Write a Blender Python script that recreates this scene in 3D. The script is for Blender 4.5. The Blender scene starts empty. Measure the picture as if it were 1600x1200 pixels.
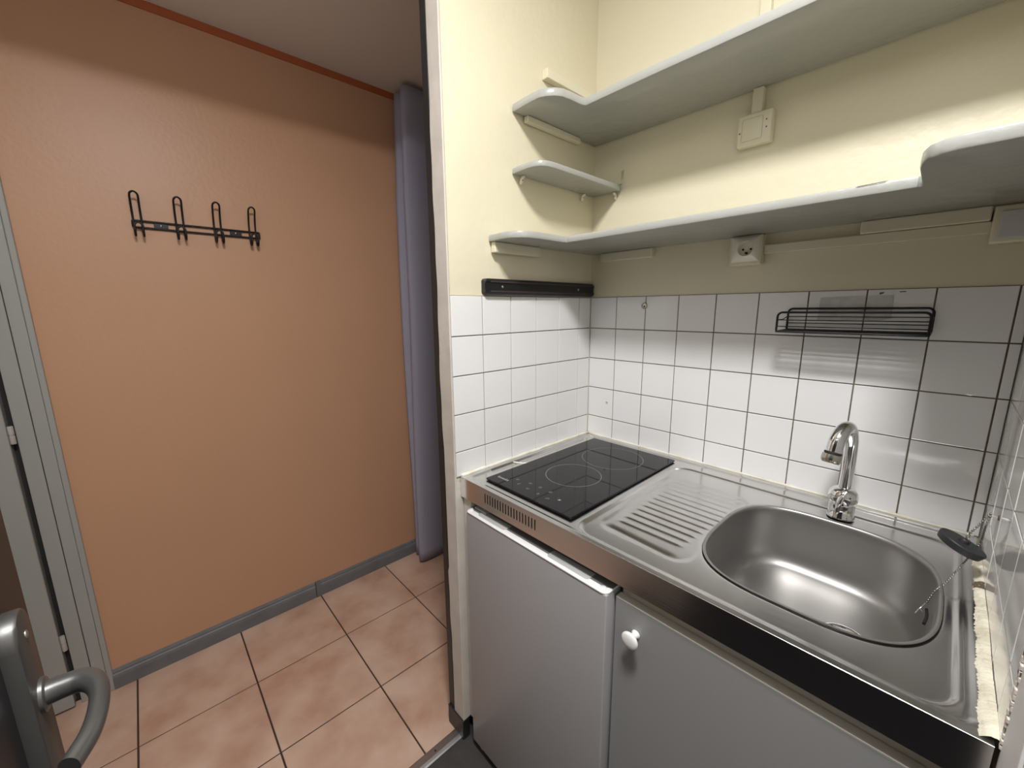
import bpy, bmesh, math, random
from mathutils import Vector, Matrix
R = random.Random(7)
scene = bpy.context.scene
COL = scene.collection
PI = math.pi

# ------------------------------------------------------------------ materials
def mat(name, col, rough=.5, metal=0., bump=None, var=None, coat=0., spec=.5, aniso=0.):
    """bump=(scale, strength, distance)  var=(scale, second colour, amount)"""
    m = bpy.data.materials.new(name); m.use_nodes = True
    nt = m.node_tree; b = nt.nodes['Principled BSDF']
    b.inputs['Base Color'].default_value = (*col, 1)
    b.inputs['Roughness'].default_value = rough
    b.inputs['Metallic'].default_value = metal
    b.inputs['Specular IOR Level'].default_value = spec
    b.inputs['Coat Weight'].default_value = coat
    b.inputs['Coat Roughness'].default_value = .05
    b.inputs['Anisotropic'].default_value = aniso
    tc = nt.nodes.new('ShaderNodeTexCoord')
    if var:
        n = nt.nodes.new('ShaderNodeTexNoise'); n.inputs['Scale'].default_value = var[0]
        n.inputs['Detail'].default_value = 4
        nt.links.new(tc.outputs['Object'], n.inputs['Vector'])
        rp = nt.nodes.new('ShaderNodeValToRGB')
        rp.color_ramp.elements[0].position = .5 - var[2]/2
        rp.color_ramp.elements[1].position = .5 + var[2]/2
        rp.color_ramp.elements[0].color = (*col, 1)
        rp.color_ramp.elements[1].color = (*var[1], 1)
        nt.links.new(n.outputs['Fac'], rp.inputs['Fac'])
        nt.links.new(rp.outputs['Color'], b.inputs['Base Color'])
    if bump:
        n2 = nt.nodes.new('ShaderNodeTexNoise'); n2.inputs['Detail'].default_value = 5
        if isinstance(bump[0], tuple):
            mp = nt.nodes.new('ShaderNodeMapping'); mp.inputs['Scale'].default_value = bump[0]
            nt.links.new(tc.outputs['Object'], mp.inputs['Vector'])
            nt.links.new(mp.outputs['Vector'], n2.inputs['Vector']); n2.inputs['Scale'].default_value = 1
        else:
            n2.inputs['Scale'].default_value = bump[0]
            nt.links.new(tc.outputs['Object'], n2.inputs['Vector'])
        bp = nt.nodes.new('ShaderNodeBump'); bp.inputs['Strength'].default_value = bump[1]
        bp.inputs['Distance'].default_value = bump[2]
        nt.links.new(n2.outputs['Fac'], bp.inputs['Height'])
        nt.links.new(bp.outputs['Normal'], b.inputs['Normal'])
    return m

M = {}
M['cream'] = mat('cream_paint', (.745, .69, .51), .36, bump=(38, .3, .004), var=(5, (.72, .66, .48), .5))
M['cream2'] = mat('cream_paint_on_fittings', (.735, .685, .515), .35, bump=(60, .3, .002))
M['beige'] = mat('beige_edge_paint', (.66, .60, .53), .5, bump=(45, .4, .003), var=(14, (.58, .53, .47), .4))
M['brown'] = mat('terracotta_brown_paint', (.50, .285, .172), .40, bump=(75, .18, .003), var=(3, (.48, .27, .16), .6), spec=.32)
M['orange'] = mat('burnt_orange_paint', (.36, .085, .025), .55)
M['ceil'] = mat('ceiling_paint', (.80, .74, .66), .7, bump=(60, .2, .002))
M['white'] = mat('white_paint', (.80, .79, .77), .6)
M['tile'] = mat('white_glazed_tile', (.80, .79, .77), .09, bump=(9, .10, .004), coat=.3)
M['grout'] = mat('brown_grout', (.11, .085, .055), .85, var=(20, (.20, .165, .115), .4))
M['grout_light'] = mat('pale_grout', (.66, .64, .60), .8)
M['terra'] = mat('terracotta_floor_tile', (.46, .275, .19), .42, bump=(20, .15, .002), var=(6, (.61, .43, .33), .32))
M['grout_dark'] = mat('dark_floor_joint', (.055, .03, .02), .9)
M['darkfloor'] = mat('dark_kitchen_floor', (.045, .04, .038), .5, bump=(80, .2, .001), var=(30, (.06, .055, .05), .4))
M['greypaint'] = mat('grey_skirting_paint', (.15, .15, .155), .55, bump=(50, .3, .002), var=(12, (.12, .12, .125), .4))
M['blackpaint'] = mat('black_paint', (.018, .018, .018), .4, bump=(30, .4, .003))
M['shelf'] = mat('grey_gloss_shelf_paint', (.385, .385, .35), .24, bump=(30, .42, .004), coat=.15)
M['steel'] = mat('brushed_stainless_steel', (.68, .67, .655), .20, 1, bump=((9, 260, 60), .06, .001), var=(12, (.63, .62, .61), .5))
M['steelfront'] = mat('brushed_steel_apron', (.84, .83, .82), .19, 1, bump=((9, 60, 260), .06, .001))
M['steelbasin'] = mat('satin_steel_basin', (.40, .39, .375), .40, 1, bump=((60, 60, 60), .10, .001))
M['chrome'] = mat('chrome', (.80, .80, .80), .06, 1)
M['chromedull'] = mat('worn_chrome', (.50, .48, .42), .25, 1)
M['chain'] = mat('dark_nickel_chain', (.32, .31, .29), .22, 1)
M['alu'] = mat('aluminium_strip', (.60, .60, .60), .35, 1, bump=(90, .2, .001))
M['glass'] = mat('black_ceramic_glass', (.009, .009, .010), .04, spec=.28)
M['hobmark'] = mat('grey_hob_print', (.17, .17, .17), .4)
M['hobmark2'] = mat('pale_hob_print', (.45, .45, .45), .4)
M['fridge'] = mat('light_grey_enamel', (.37, .355, .352), .38, bump=(120, .08, .001))
M['fridgecap'] = mat('white_plastic_cap', (.74, .735, .72), .3)
M['fridgegrip'] = mat('grey_plastic_recess', (.40, .40, .385), .45)
M['ledgeshade'] = mat('ledge_shade_grey', (.13, .125, .12), .5)  # shade under the apron, put into the ledge colour
M['cab'] = mat('grey_white_laminate', (.295, .29, .282), .34, bump=(120, .08, .001))
M['cabcream'] = mat('cream_cabinet_edge', (.62, .585, .50), .5)
M['knob'] = mat('white_porcelain_knob', (.82, .81, .78), .18)
M['blackwire'] = mat('black_wire', (.009, .009, .009), .42, spec=.3)
M['blackplastic'] = mat('black_plastic', (.012, .012, .013), .35)
M['strip'] = mat('brown_magnet_strip', (.05, .038, .036), .3)
M['screw'] = mat('steel_screw', (.55, .5, .45), .35, 1)
M['rubber'] = mat('black_rubber', (.018, .019, .021), .5, bump=(200, .2, .0005))
M['curtain'] = mat('grey_lilac_fabric', (.31, .30, .37), .85, bump=(400, .25, .001))
M['door'] = mat('grey_white_door_paint', (.31, .305, .285), .45, bump=(30, .15, .002))
M['hinge'] = mat('painted_hinge', (.40, .38, .34), .5)
M['rear'] = mat('pale_bounce_rear_paint', (.82, .80, .77), .6)  # near-white so the unseen walls bounce fill light
M['tubelight'] = mat('lamp_tube', (1, 1, 1), .5)
b_ = M['tubelight'].node_tree.nodes['Principled BSDF']; b_.inputs['Emission Color'].default_value = (1, 1, 1.02, 1); b_.inputs['Emission Strength'].default_value = 190
M['gap'] = mat('dark_gap', (.02, .017, .014), .8)
M['entry'] = mat('black_entrance_door', (.010, .0095, .012), .4)
M['iron'] = mat('dark_grey_metal_plate', (.095, .092, .088), .42, .7, bump=(150, .15, .0005))
M['satin'] = mat('satin_grey_metal', (.165, .163, .155), .36, .8, bump=(150, .2, .0006))
M['sealant'] = mat('cream_sealant', (.80, .79, .72), .55, bump=(60, .5, .003), var=(25, (.68, .63, .48), .4))
M['sealthick'] = mat('old_thick_sealant', (.74, .70, .56), .7, bump=(90, .8, .004), var=(22, (.55, .50, .38), .3))
M['mark'] = mat('grey_adhesive_mark', (.44, .43, .42), .4, var=(40, (.60, .585, .565), .4))
M['smudge'] = mat('grey_smudge', (.40, .36, .27), .6, var=(60, (.60, .55, .41), .4))
M['dirt'] = mat('brown_dirt', (.10, .07, .045), .8)
M['ivory'] = mat('ivory_plastic', (.84, .80, .66), .3)
M['coverwhite'] = mat('grey_white_cover', (.62, .61, .60), .4)
M['hole'] = mat('black_hole', (.006, .006, .006), .7)
M['lamp'] = mat('opal_lamp_base', (.7, .7, .7), .5)

# ------------------------------------------------------------------ object helpers
def root_of(o):
    while o.parent: o = o.parent
    return o

def obj(name, bm, m, parent=None, smooth=False, angle=None):
    mats = m if isinstance(m, (list, tuple)) else [m]
    bm.normal_update()
    me = bpy.data.meshes.new(name)
    if parent is None:
        xs = [v.co for v in bm.verts]
        off = Vector(((min(v.x for v in xs)+max(v.x for v in xs))/2,
                      (min(v.y for v in xs)+max(v.y for v in xs))/2, min(v.z for v in xs)))
    else:
        off = root_of(parent).location.copy()
    for v in bm.verts: v.co -= off
    if smooth:
        for f in bm.faces: f.smooth = True
        if angle is not None:
            for e in bm.edges:
                if len(e.link_faces) == 2 and e.calc_face_angle(0) > math.radians(angle): e.smooth = False
    bm.to_mesh(me); bm.free()
    for k in mats: me.materials.append(M[k])
    o = bpy.data.objects.new(name, me); COL.objects.link(o)
    if parent is None: o.location = off
    else: o.parent = parent
    return o

def tag(o, label, cat, group=None):
    o['label'] = label; o['category'] = cat
    if group: o['group'] = group
    return o

def thing(name, label, cat, loc, group=None):
    o = bpy.data.objects.new(name, None); COL.objects.link(o); o.location = loc
    o.empty_display_size = .05
    return tag(o, label, cat, group)

def struct(o, label, cat):
    o['kind'] = 'structure'; o['label'] = label; o['category'] = cat
    return o

# ------------------------------------------------------------------ mesh helpers
def NB(): return bmesh.new()

def box(bm, x0, x1, y0, y1, z0, z1, bev=0, seg=2, mi=0):
    r = bmesh.ops.create_cube(bm, size=1)
    vs = r['verts']
    for v in vs:
        v.co = Vector((x0+(v.co.x+.5)*(x1-x0), y0+(v.co.y+.5)*(y1-y0), z0+(v.co.z+.5)*(z1-z0)))
    fs = set(f for v in vs for f in v.link_faces)
    for f in fs: f.material_index = mi
    if bev:
        es = list(set(e for v in vs for e in v.link_edges))
        bmesh.ops.bevel(bm, geom=es, offset=bev, segments=seg, profile=.5, affect='EDGES')
    return bm

def quad(bm, pts, mi=0):
    f = bm.faces.new([bm.verts.new(p) for p in pts]); f.material_index = mi; return f

def spline(pts, n=8):
    P = [Vector(p) for p in pts]; out = []
    for i in range(len(P)-1):
        a = P[i-1] if i else P[i]*2-P[i+1]
        b, c = P[i], P[i+1]
        d = P[i+2] if i+2 < len(P) else c*2-b
        for k in range(n):
            t = k/n
            out.append(.5*((2*b)+(c-a)*t+(2*a-5*b+4*c-d)*t*t+(3*b-a-3*c+d)*t**3))
    out.append(P[-1]); return out

def tube(bm, pts, r, seg=10, closed=False, caps=True, mi=0, flat=None):
    """r: number or list.  flat: list of (ra, rb) factors along normal / binormal"""
    P = [Vector(p) for p in pts]; n = len(P)
    rr = r if isinstance(r, (list, tuple)) else [r]*n
    T = []
    for i in range(n):
        if closed: t = P[(i+1) % n]-P[i-1]
        else: t = P[min(i+1, n-1)]-P[max(i-1, 0)]
        T.append(t.normalized())
    up = Vector((0, 0, 1)) if abs(T[0].z) < .9 else Vector((1, 0, 0))
    N = T[0].cross(up).normalized()
    rings = []
    for i in range(n):
        if i:
            ax = T[i-1].cross(T[i])
            if ax.length > 1e-9:
                N = Matrix.Rotation(T[i-1].angle(T[i]), 3, ax.normalized()) @ N
            N = (N-T[i]*N.dot(T[i])).normalized()
        B = T[i].cross(N)
        fa, fb = flat[i] if flat else (1, 1)
        rings.append([bm.verts.new(P[i]+(N*math.cos(2*PI*k/seg)*fa+B*math.sin(2*PI*k/seg)*fb)*rr[i]) for k in range(seg)])
    m = n if closed else n-1
    for i in range(m):
        a, b = rings[i], rings[(i+1) % n]
        for k in range(seg):
            f = bm.faces.new((a[k], a[(k+1) % seg], b[(k+1) % seg], b[k])); f.material_index = mi
    if caps and not closed:
        bm.faces.new(rings[0][::-1]).material_index = mi; bm.faces.new(rings[-1]).material_index = mi
    return bm

def lathe(bm, prof, origin, axis=(0, 0, 1), seg=32, mi=0, caps=True):
    """prof: list of (r, h) along axis"""
    A = Vector(axis).normalized()
    U = A.cross(Vector((0, 0, 1)) if abs(A.z) < .9 else Vector((1, 0, 0))).normalized(); V = A.cross(U)
    O = Vector(origin); rings = []
    for r, h in prof:
        rings.append([bm.verts.new(O+A*h+(U*math.cos(2*PI*k/seg)+V*math.sin(2*PI*k/seg))*max(r, 1e-5)) for k in range(seg)])
    for a, b in zip(rings, rings[1:]):
        for k in range(seg):
            bm.faces.new((a[k], a[(k+1) % seg], b[(k+1) % seg], b[k])).material_index = mi
    if caps:
        bm.faces.new(rings[0][::-1]).material_index = mi; bm.faces.new(rings[-1]).material_index = mi
    return bm

def prism(bm, outline, z0, z1, bev=.003):
    """outline: list of (x, y) -> slab with softened edges"""
    n = len(outline); P = [Vector((p[0], p[1])) for p in outline]
    area = sum(P[i].x*P[(i+1) % n].y-P[(i+1) % n].x*P[i].y for i in range(n))
    if area < 0: P.reverse()
    def inset(d):
        out = []
        for i in range(n):
            a, b, c = P[i-1], P[i], P[(i+1) % n]
            n1 = Vector((-(b-a).y, (b-a).x)).normalized(); n2 = Vector((-(c-b).y, (c-b).x)).normalized()
            m = (n1+n2)
            m = m/max(.35, (1+n1.dot(n2)))
            out.append(b+m*d)
        return out
    lay = []
    for d, z in ((bev, z0), (bev*.3, z0+bev*.3), (0, z0+bev), (0, z1-bev), (bev*.3, z1-bev*.3), (bev, z1)):
        lay.append([bm.verts.new((q.x, q.y, z)) for q in inset(d)])
    for a, b in zip(lay, lay[1:]):
        for k in range(n): bm.faces.new((a[k], a[(k+1) % n], b[(k+1) % n], b[k]))
    bm.faces.new(lay[0][::-1]); bm.faces.new(lay[-1])
    return bm

def arc_pts(cx, cy, r, a0, a1, n=10):
    return [(cx+r*math.cos(a0+(a1-a0)*k/n), cy+r*math.sin(a0+(a1-a0)*k/n)) for k in range(n+1)]

def tiling(us, vs, to3, nrm, gap=.0013, h=.003, grout_mi=1, skip=None, bev=.0011, tilt=.0011):
    """bevelled tiles between grid lines us x vs; to3(u,v,d) -> point, d = height off the joint plane"""
    bm = NB()
    quad(bm, [to3(us[0], vs[0], 0), to3(us[-1], vs[0], 0), to3(us[-1], vs[-1], 0), to3(us[0], vs[-1], 0)], grout_mi)
    for i in range(len(us)-1):
        for j in range(len(vs)-1):
            if skip and skip(i, j): continue
            u0, u1, v0, v1 = us[i], us[i+1], vs[j], vs[j+1]
            if u0 > u1: u0, u1 = u1, u0
            if v0 > v1: v0, v1 = v1, v0
            if u1-u0 < .008 or v1-v0 < .008: continue
            tu, tv, of = R.uniform(-tilt, tilt), R.uniform(-tilt, tilt), R.uniform(-.0003, .0003)
            cu, cv = (u0+u1)/2, (v0+v1)/2
            rings = []
            for ins, d in ((gap, 0), (gap, h-bev), (gap+bev*.3, h-bev*.3), (gap+bev, h)):
                q = [(u0+ins, v0+ins), (u1-ins, v0+ins), (u1-ins, v1-ins), (u0+ins, v1-ins)]
                rings.append([bm.verts.new(to3(u, v, d+(0 if d == 0 else of+(u-cu)*tu*4+(v-cv)*tv*4))) for u, v in q])
            for a, b in zip(rings, rings[1:]):
                for k in range(4): bm.faces.new((a[k], a[(k+1) % 4], b[(k+1) % 4], b[k]))
            bm.faces.new(rings[-1])
    bmesh.ops.recalc_face_normals(bm, faces=bm.faces[:])
    n = Vector(nrm)
    bm.normal_update()
    for f in bm.faces:
        if abs(f.normal.dot(n)) > .8 and f.normal.dot(n) < 0: f.normal_flip()
    return bm

# ------------------------------------------------------------------ dimensions (metres)
T = .108
W = -1.03            # brown hall wall
XR = .9885           # right tiled wall
ZT = 1.400           # top of the tiling
ZC = .892            # worktop
CE = 2.358           # hall ceiling
CK = 2.72            # kitchen ceiling
YE = -.607           # free end of the partition

# ================================================================== SETTING
# --- hall floor: 33 cm tiles
us = [-1.04]+[-.692-.33*k for k in (0,)]
us = [-1.06, -.692, -.362, -.045]
vs = [-2.21, -2.0455, -1.7155, -1.3855, -1.0555, -.7255, -.3955, -.0655, .2645, .5945, .95]
bm = tiling(us, vs, lambda u, v, d: Vector((u, v, d-.003)), (0, 0, 1), gap=.0025, h=.003, bev=.0015, tilt=.0004)
struct(obj('floor', bm, ['terra', 'grout_dark']), 'terracotta tiled hall floor', 'floor')
bm = box(NB(), -.045, 1.62, -2.21, .02, -.03, -.002)
struct(obj('floor', bm, 'darkfloor'), 'dark kitchen floor beyond the metal threshold strip', 'floor')
bm = NB(); box(bm, -1.2, 1.62, -2.21, 1.0, -.08, -.031)
struct(obj('floor', bm, 'gap'), 'slab under the floors', 'floor')
# threshold strip
bm = NB()
prof = [(-.048, 0), (-.046, .003), (-.040, .0048), (-.022, .0048), (-.014, .003), (-.010, 0)]
a = [bm.verts.new((x, -1.24, z)) for x, z in prof]; b = [bm.verts.new((x, -.612, z)) for x, z in prof]
for k in range(5): bm.faces.new((a[k], a[k+1], b[k+1], b[k]))
bm.faces.new(a[::-1]); bm.faces.new(b); bm.faces.new((a[0], b[0], b[5], a[5]))
th = obj('trim_1', bm, 'alu'); struct(th, 'metal threshold strip between terracotta tiles and dark floor', 'trim')
for y in (-.70, -1.0):
    obj('screw', lathe(NB(), [(.0001, .0048), (.003, .0049), (.003, .0053), (.0001, .0055)], (-.031, y, 0), seg=12), 'gap', th)

# --- brown hall wall with the closet opening
bm = NB()
box(bm, W-.1, W, -1.470, 1.0, 0, CK)
box(bm, W-.1, W, -2.21, -1.470, 2.10, CK)
struct(obj('wall_left', bm, 'brown'), 'terracotta brown hall wall with the black coat rack', 'wall')
bm = box(NB(), W, W+.004, -2.2, .95, 2.331, 2.3585)
struct(obj('trim_2', bm, 'orange'), 'burnt orange strip along the top of the brown wall', 'trim')
# grey skirting in two lengths with a moulded top
def skirting(y0, y1):
    bm = NB()
    pr = [(W, 0), (W+.0135, 0), (W+.0135, .046), (W+.011, .056), (W+.0075, .060), (W+.0072, .066), (W+.004, .073), (W, .075)]
    a = [bm.verts.new((x, y0, z)) for x, z in pr]; b = [bm.verts.new((x, y1, z)) for x, z in pr]
    n = len(pr)
    for k in range(n): bm.faces.new((a[k], b[k], b[(k+1) % n], a[(k+1) % n]))
    bm.faces.new(a); bm.faces.new(b[::-1])
    return bm
bm = skirting(-1.446, -.7455)
s = struct(obj('baseboard_left', bm, 'greypaint'), 'grey skirting at the foot of the brown wall, door end', 'baseboard')
bm = skirting(-.7435, .95); box(bm, W, W+.0155, -.7435, -.722, 0, .0765, .001)
s = struct(obj('baseboard_left', bm, 'greypaint'), 'grey skirting at the foot of the brown wall, curtain end', 'baseboard')

# --- ceilings
bm = NB(); box(bm, W-.1, -.08, -2.21, 1.0, CE, CE+.06); 
struct(obj('ceiling', bm, 'ceil'), 'dim low ceiling over the hall', 'ceiling')
bm = NB(); box(bm, -.08, 1.62, -2.21, .1, CK, CK+.05)
struct(obj('ceiling', bm, 'white'), 'kitchen ceiling', 'ceiling')
bm = NB(); box(bm, -.08, -.03, -1.63, YE, 2.30, CK)
struct(obj('wall_lintel', bm, 'white'), 'wall above the hall opening', 'wall')

# --- partition (left wall of the niche)
bm = NB(); box(bm, -.055, -.004, YE, 1.0, .07, CK)
for v in bm.verts: pass
part = struct(obj('wall_partition', bm, 'cream'), 'cream partition wall carrying the small shelf', 'wall')
# beige painted end face with an uneven left border
def zigzag(z): return -.0475+.0045*math.sin(z*3.1+.5)+.0025*math.sin(z*9.7)+.0012*math.sin(z*41)
bm = NB(); n = 120; rows = []
for k in range(n+1):
    z = .072+(CK-.072)*k/n
    xl = zigzag(z)-(.006 if z < .6 else 0)
    rows.append([bm.verts.new((xl, YE-.0005, z)), bm.verts.new((xl, YE-.004, z)), bm.verts.new((0, YE-.004, z)), bm.verts.new((.001, YE-.003, z)), bm.verts.new((.001, YE, z)), bm.verts.new((-.0006, -.580 if z < ZC-.02 else -.6045, z))])
for a, b in zip(rows, rows[1:]):
    for k in range(5): bm.faces.new((a[k], a[k+1], b[k+1], b[k]))
bm.faces.new(rows[0]); bm.faces.new(rows[-1][::-1])
bmesh.ops.recalc_face_normals(bm, faces=bm.faces[:])
obj('end_face', bm, 'beige', part)
bm = NB(); box(bm, -.082, -.0545, YE-.002, YE+.10, 0, CK, .002)
struct(obj('trim_3', bm, 'blackpaint'), 'black painted strip down the edge of the partition', 'trim')
bm = NB(); box(bm, -.082, .001, YE-.008, YE+.02, 0, .0715, .002)
struct(obj('baseboard_partition', bm, 'blackpaint'), 'black base block at the foot of the partition', 'baseboard')

# --- niche back wall and right wall (cream above tiles)
bm = box(NB(), -.06, 1.10, .004, .1, 0, CK)
back = struct(obj('wall_back', bm, 'cream'), 'cream back wall of the kitchen niche over white tiles', 'wall')
bm = box(NB(), XR+.004, 1.10, -.665, .004, 0, CK)
right = struct(obj('wall_right', bm, 'cream'), 'right wall of the kitchen niche', 'wall')
bm = box(NB(), XR+.0008, XR+.004, -.6648, -.588, .0, CK, .001)
obj('end_face', bm, 'white', right)
# tilings
D = -.0030
cols = [0]+[T*k-.0004 for k in range(1, 10)]+[XR]
rws = [ZT-T*k for k in range(5)]+[ZC+.003]
bm = tiling(cols, rws, lambda u, v, d: Vector((u, .003-d, v)), (0, -1, 0))
obj('tiling', bm, ['tile', 'grout'], back)
lc = [0, -.066]+[-.066-T*k for k in range(1, 5)]+[-.605]
bm = tiling(lc, rws, lambda u, v, d: Vector((-.003+d, u, v)), (1, 0, 0))
obj('tiling', bm, ['tile', 'grout'], part)
rc = [0, -.120, -.2265, -.332, -.436, -.540, -.5865]
bm = tiling(rc, rws, lambda u, v, d: Vector((XR+.003-d, u, v)), (-1, 0, 0), grout_mi=1)
obj('tiling', bm, ['tile', 'grout_light'], right)
# rough worn tile edge at the front of the right wall
bm = NB()
for k in range(70):
    z = ZC+.004+k*.0072
    box(bm, XR-.0005-R.uniform(0, .001), XR+.002, -.5865-R.uniform(.004, .009), -.5862, z, z+R.uniform(.005, .0075), .0008, 1, mi=1 if R.random() < .25 else 0)
obj('rough_edge', bm, ['beige', 'dirt'], right)
# enclosure behind the viewer (never in frame), pale and placed to bounce light
bm = NB(); box(bm, W-.1, 1.62, -1.68, -1.63, 0, CK)
struct(obj('wall_rear', bm, 'rear'), 'wall behind the viewer', 'wall')
bm = NB(); box(bm, 1.62, 1.67, -2.26, .1, 0, CK)
struct(obj('wall_entrance', bm, 'rear'), 'wall on the entrance side', 'wall')
bm = NB(); box(bm, W-.1, 0, 1.0, 1.05, 0, CK)
struct(obj('wall_end', bm, 'brown'), 'end wall hidden behind the curtain', 'wall')

# --- closet door in the brown wall
d1 = bpy.data.objects.new('door_1', None); COL.objects.link(d1); d1.location = (W, -1.445, 0)
struct(d1, 'grey white closet door in its frame left of the brown wall', 'door')
bm = NB()
box(bm, W-.08, W+.010, -1.4595, -1.4445, .0, 2.06, .003)
box(bm, W-.08, W+.006, -1.4915, -1.4600, .0, 2.06, .002)
box(bm, W-.08, W+.010, -2.2, -1.4445, 2.06, 2.11, .003)
obj('door_casing', bm, 'door', d1)
bm = NB(); box(bm, W-.08, W+.003, -1.531, -1.4935, 0, 2.06, .002)
obj('door_jamb', bm, 'door', d1)
bm = NB(); box(bm, W-.09, W-.02, -1.56, -1.452, 0, 2.06)
obj('rebate', bm, 'gap', d1)
bm = NB(); box(bm, W-.028, W+.018, -1.625, -1.5445, .010, 2.05, .004, 3)
leaf = obj('door_leaf', bm, 'door', d1)
for zc in (.255, .995, 1.80):
    h = obj('hinge', lathe(NB(), [(.0062, -.028), (.0068, -.026), (.0068, -.002), (.0055, -.0015), (.0055, .0015), (.0068, .002), (.0068, .026), (.0062, .028)], (W+.010, -1.538, zc), seg=16), 'hinge', d1, True, 40)

# ================================================================== COAT RACK
cr = thing('coat_rack', 'black wire coat rack with four hooks on the brown wall', 'coat rack', (W, -.99, 1.60))
bx = W+.007
bm = NB()
for z in (1.667, 1.6455): tube(bm, [(bx, -1.176, z), (bx, -.806, z)], .0033, 10)
for y in (-1.176, -.806): tube(bm, [(bx, y, 1.667), (bx, y, 1.6455)], .0033, 10)
obj('rail', bm, 'blackwire', cr, True, 50)
for y in (-1.103, -.884):
    p = obj('mounting_plate', box(NB(), W, W+.0065, y-.019, y+.019, 1.6455, 1.667, .001), 'blackwire', cr)
    obj('screw', lathe(NB(), [(.0001, .0063), (.0045, .0066), (.0035, .0085), (.0001, .0092)], (W, y, 1.6565), (1, 0, 0), 14), 'screw', p, True)
for yc in (-1.163, -1.051, -.941, -.829):
    # one bent wire: small lower hook, up past the rails, big outward loop
    w = .0105; pts = []
    side = [(W+.013, 1.637), (W+.012, 1.660), (W+.015, 1.690), (W+.026, 1.722), (W+.036, 1.741)]
    low = [(W+.043, 1.645), (W+.046, 1.632), (W+.040, 1.619), (W+.027, 1.615), (W+.017, 1.622)]
    L = [(x, yc-w, z) for x, z in low+side]
    top = [(W+.040, yc-w*.75, 1.749), (W+.0425, yc, 1.7535), (W+.040, yc+w*.75, 1.749)]
    Rr = [(x, yc+w, z) for x, z in (low+side)[::-1]]
    bot = [(W+.042, yc+w*.8, 1.652), (W+.041, yc, 1.657), (W+.042, yc-w*.8, 1.652)]
    ring = L+top+Rr+bot
    P = spline(ring+[ring[0]], 4)[:-1]
    obj('hook', tube(NB(), P, .0031, 8, closed=True), 'blackwire', cr, True)

# ================================================================== CURTAIN
cu = thing('curtain', 'grey lilac curtain hanging in folds beside the partition', 'curtain', (-.95, -.20, 0))
plan = [(-1.022, -.150), (-1.018, -.185), (-1.003, -.214), (-.980, -.222), (-.962, -.205), (-.950, -.178), (-.940, -.200),
        (-.924, -.226), (-.905, -.232), (-.889, -.215), (-.883, -.165), (-.886, -.100), (-.890, -.030), (-.880, .030), (-.860, .065)]
PP = spline([(x, y, 0) for x, y in plan], 6)
bm = NB(); rows = []
nz = 40
for k in range(nz+1):
    z = .012+2.325*k/nz
    t = z/2.34
    row = []
    for i, p in enumerate(PP):
        sway = .008*math.sin(2.2*t*PI+i*.05)
        pin = 1-.25*max(0, t-.8)/.2
        row.append(bm.verts.new((p.x+sway*(1-t)+.012*(t-.5), -.17+(p.y+.17)*(1.12-.25*t)*pin+.006*math.sin(5*t+i*.11), z)))
    rows.append(row)
for a, b in zip(rows, rows[1:]):
    for i in range(len(a)-1): bm.faces.new((a[i], a[i+1], b[i+1], b[i]))
fab = obj('fabric', bm, 'curtain', cu, True)
sm = fab.modifiers.new('thickness', 'SOLIDIFY'); sm.thickness = .002
bm = tube(NB(), [(W+.002, .10, 2.30), (-.06, .10, 2.30)], .010, 14)
rod = thing('curtain_rod', 'black curtain rod with round end behind the partition edge', 'curtain rod', (-.55, .10, 2.29))
obj('rod', bm, 'blackwire', rod, True, 50)

# ================================================================== SHELVES
def shelf_outline(fr, wx, iny, fill=.03, xr=XR-.001):
    """L-shaped: short leg on the left wall (front fr, width wx), long leg along the back to iny"""
    o = [(.0005, -.001), (.0005, fr)]
    o += [(wx-.075, fr-.003), (wx-.05, fr-.002), (wx-.032, fr+.006), (wx-.014, fr+.022), (wx-.004, fr+.040), (wx, fr+.070)]
    o += [(wx+.002, iny-.012), (wx+.007, iny)]
    return o
UZ = 1.8936
us_ = thing('wall_shelf', 'topmost grey shelf running along the back wall', 'shelf', (.5, -.13, UZ), 'grey painted shelves')
ol = shelf_outline(-.378, .149, -.257)+[(.35, -.2585), (.55, -.2565), (XR-.001, -.2555), (XR-.001, -.001)]
obj('board', prism(NB(), ol, UZ, UZ+.0205, .0035), 'shelf', us_, True, 35)
bm = NB(); box(bm, .0, .017, -.335, -.098, UZ-.0165, UZ-.0003, .002); obj('support_batten', bm, 'cream2', us_)
LZ = 1.5453
ls_ = thing('wall_shelf', 'long grey shelf with a step, just above the white tiles', 'shelf', (.5, -.15, LZ), 'grey painted shelves')
ol = shelf_outline(-.470, .1205, -.291)+[(.35, -.2905), (.6, -.290), (.8285, -.2895), (.8330, -.284), (.8345, -.30), (.8365, -.405), (.839, -.430), (.8455, -.452), (.857, -.465), (.875, -.4715), (XR-.001, -.4715), (XR-.001, -.001)]
obj('board', prism(NB(), ol, LZ, LZ+.0175, .003), 'shelf', ls_, True, 35)
def batten(parent, *b):
    obj('support_batten', box(NB(), *b, .002), 'cream2', parent)
batten(ls_, 0, .018, -.463, -.283, LZ-.0285, LZ-.0003)
batten(ls_, .045, .235, -.016, .004, LZ-.0275, LZ-.0003)
batten(ls_, .730, .917, -.020, .004, LZ-.0265, LZ-.0003)
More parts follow.
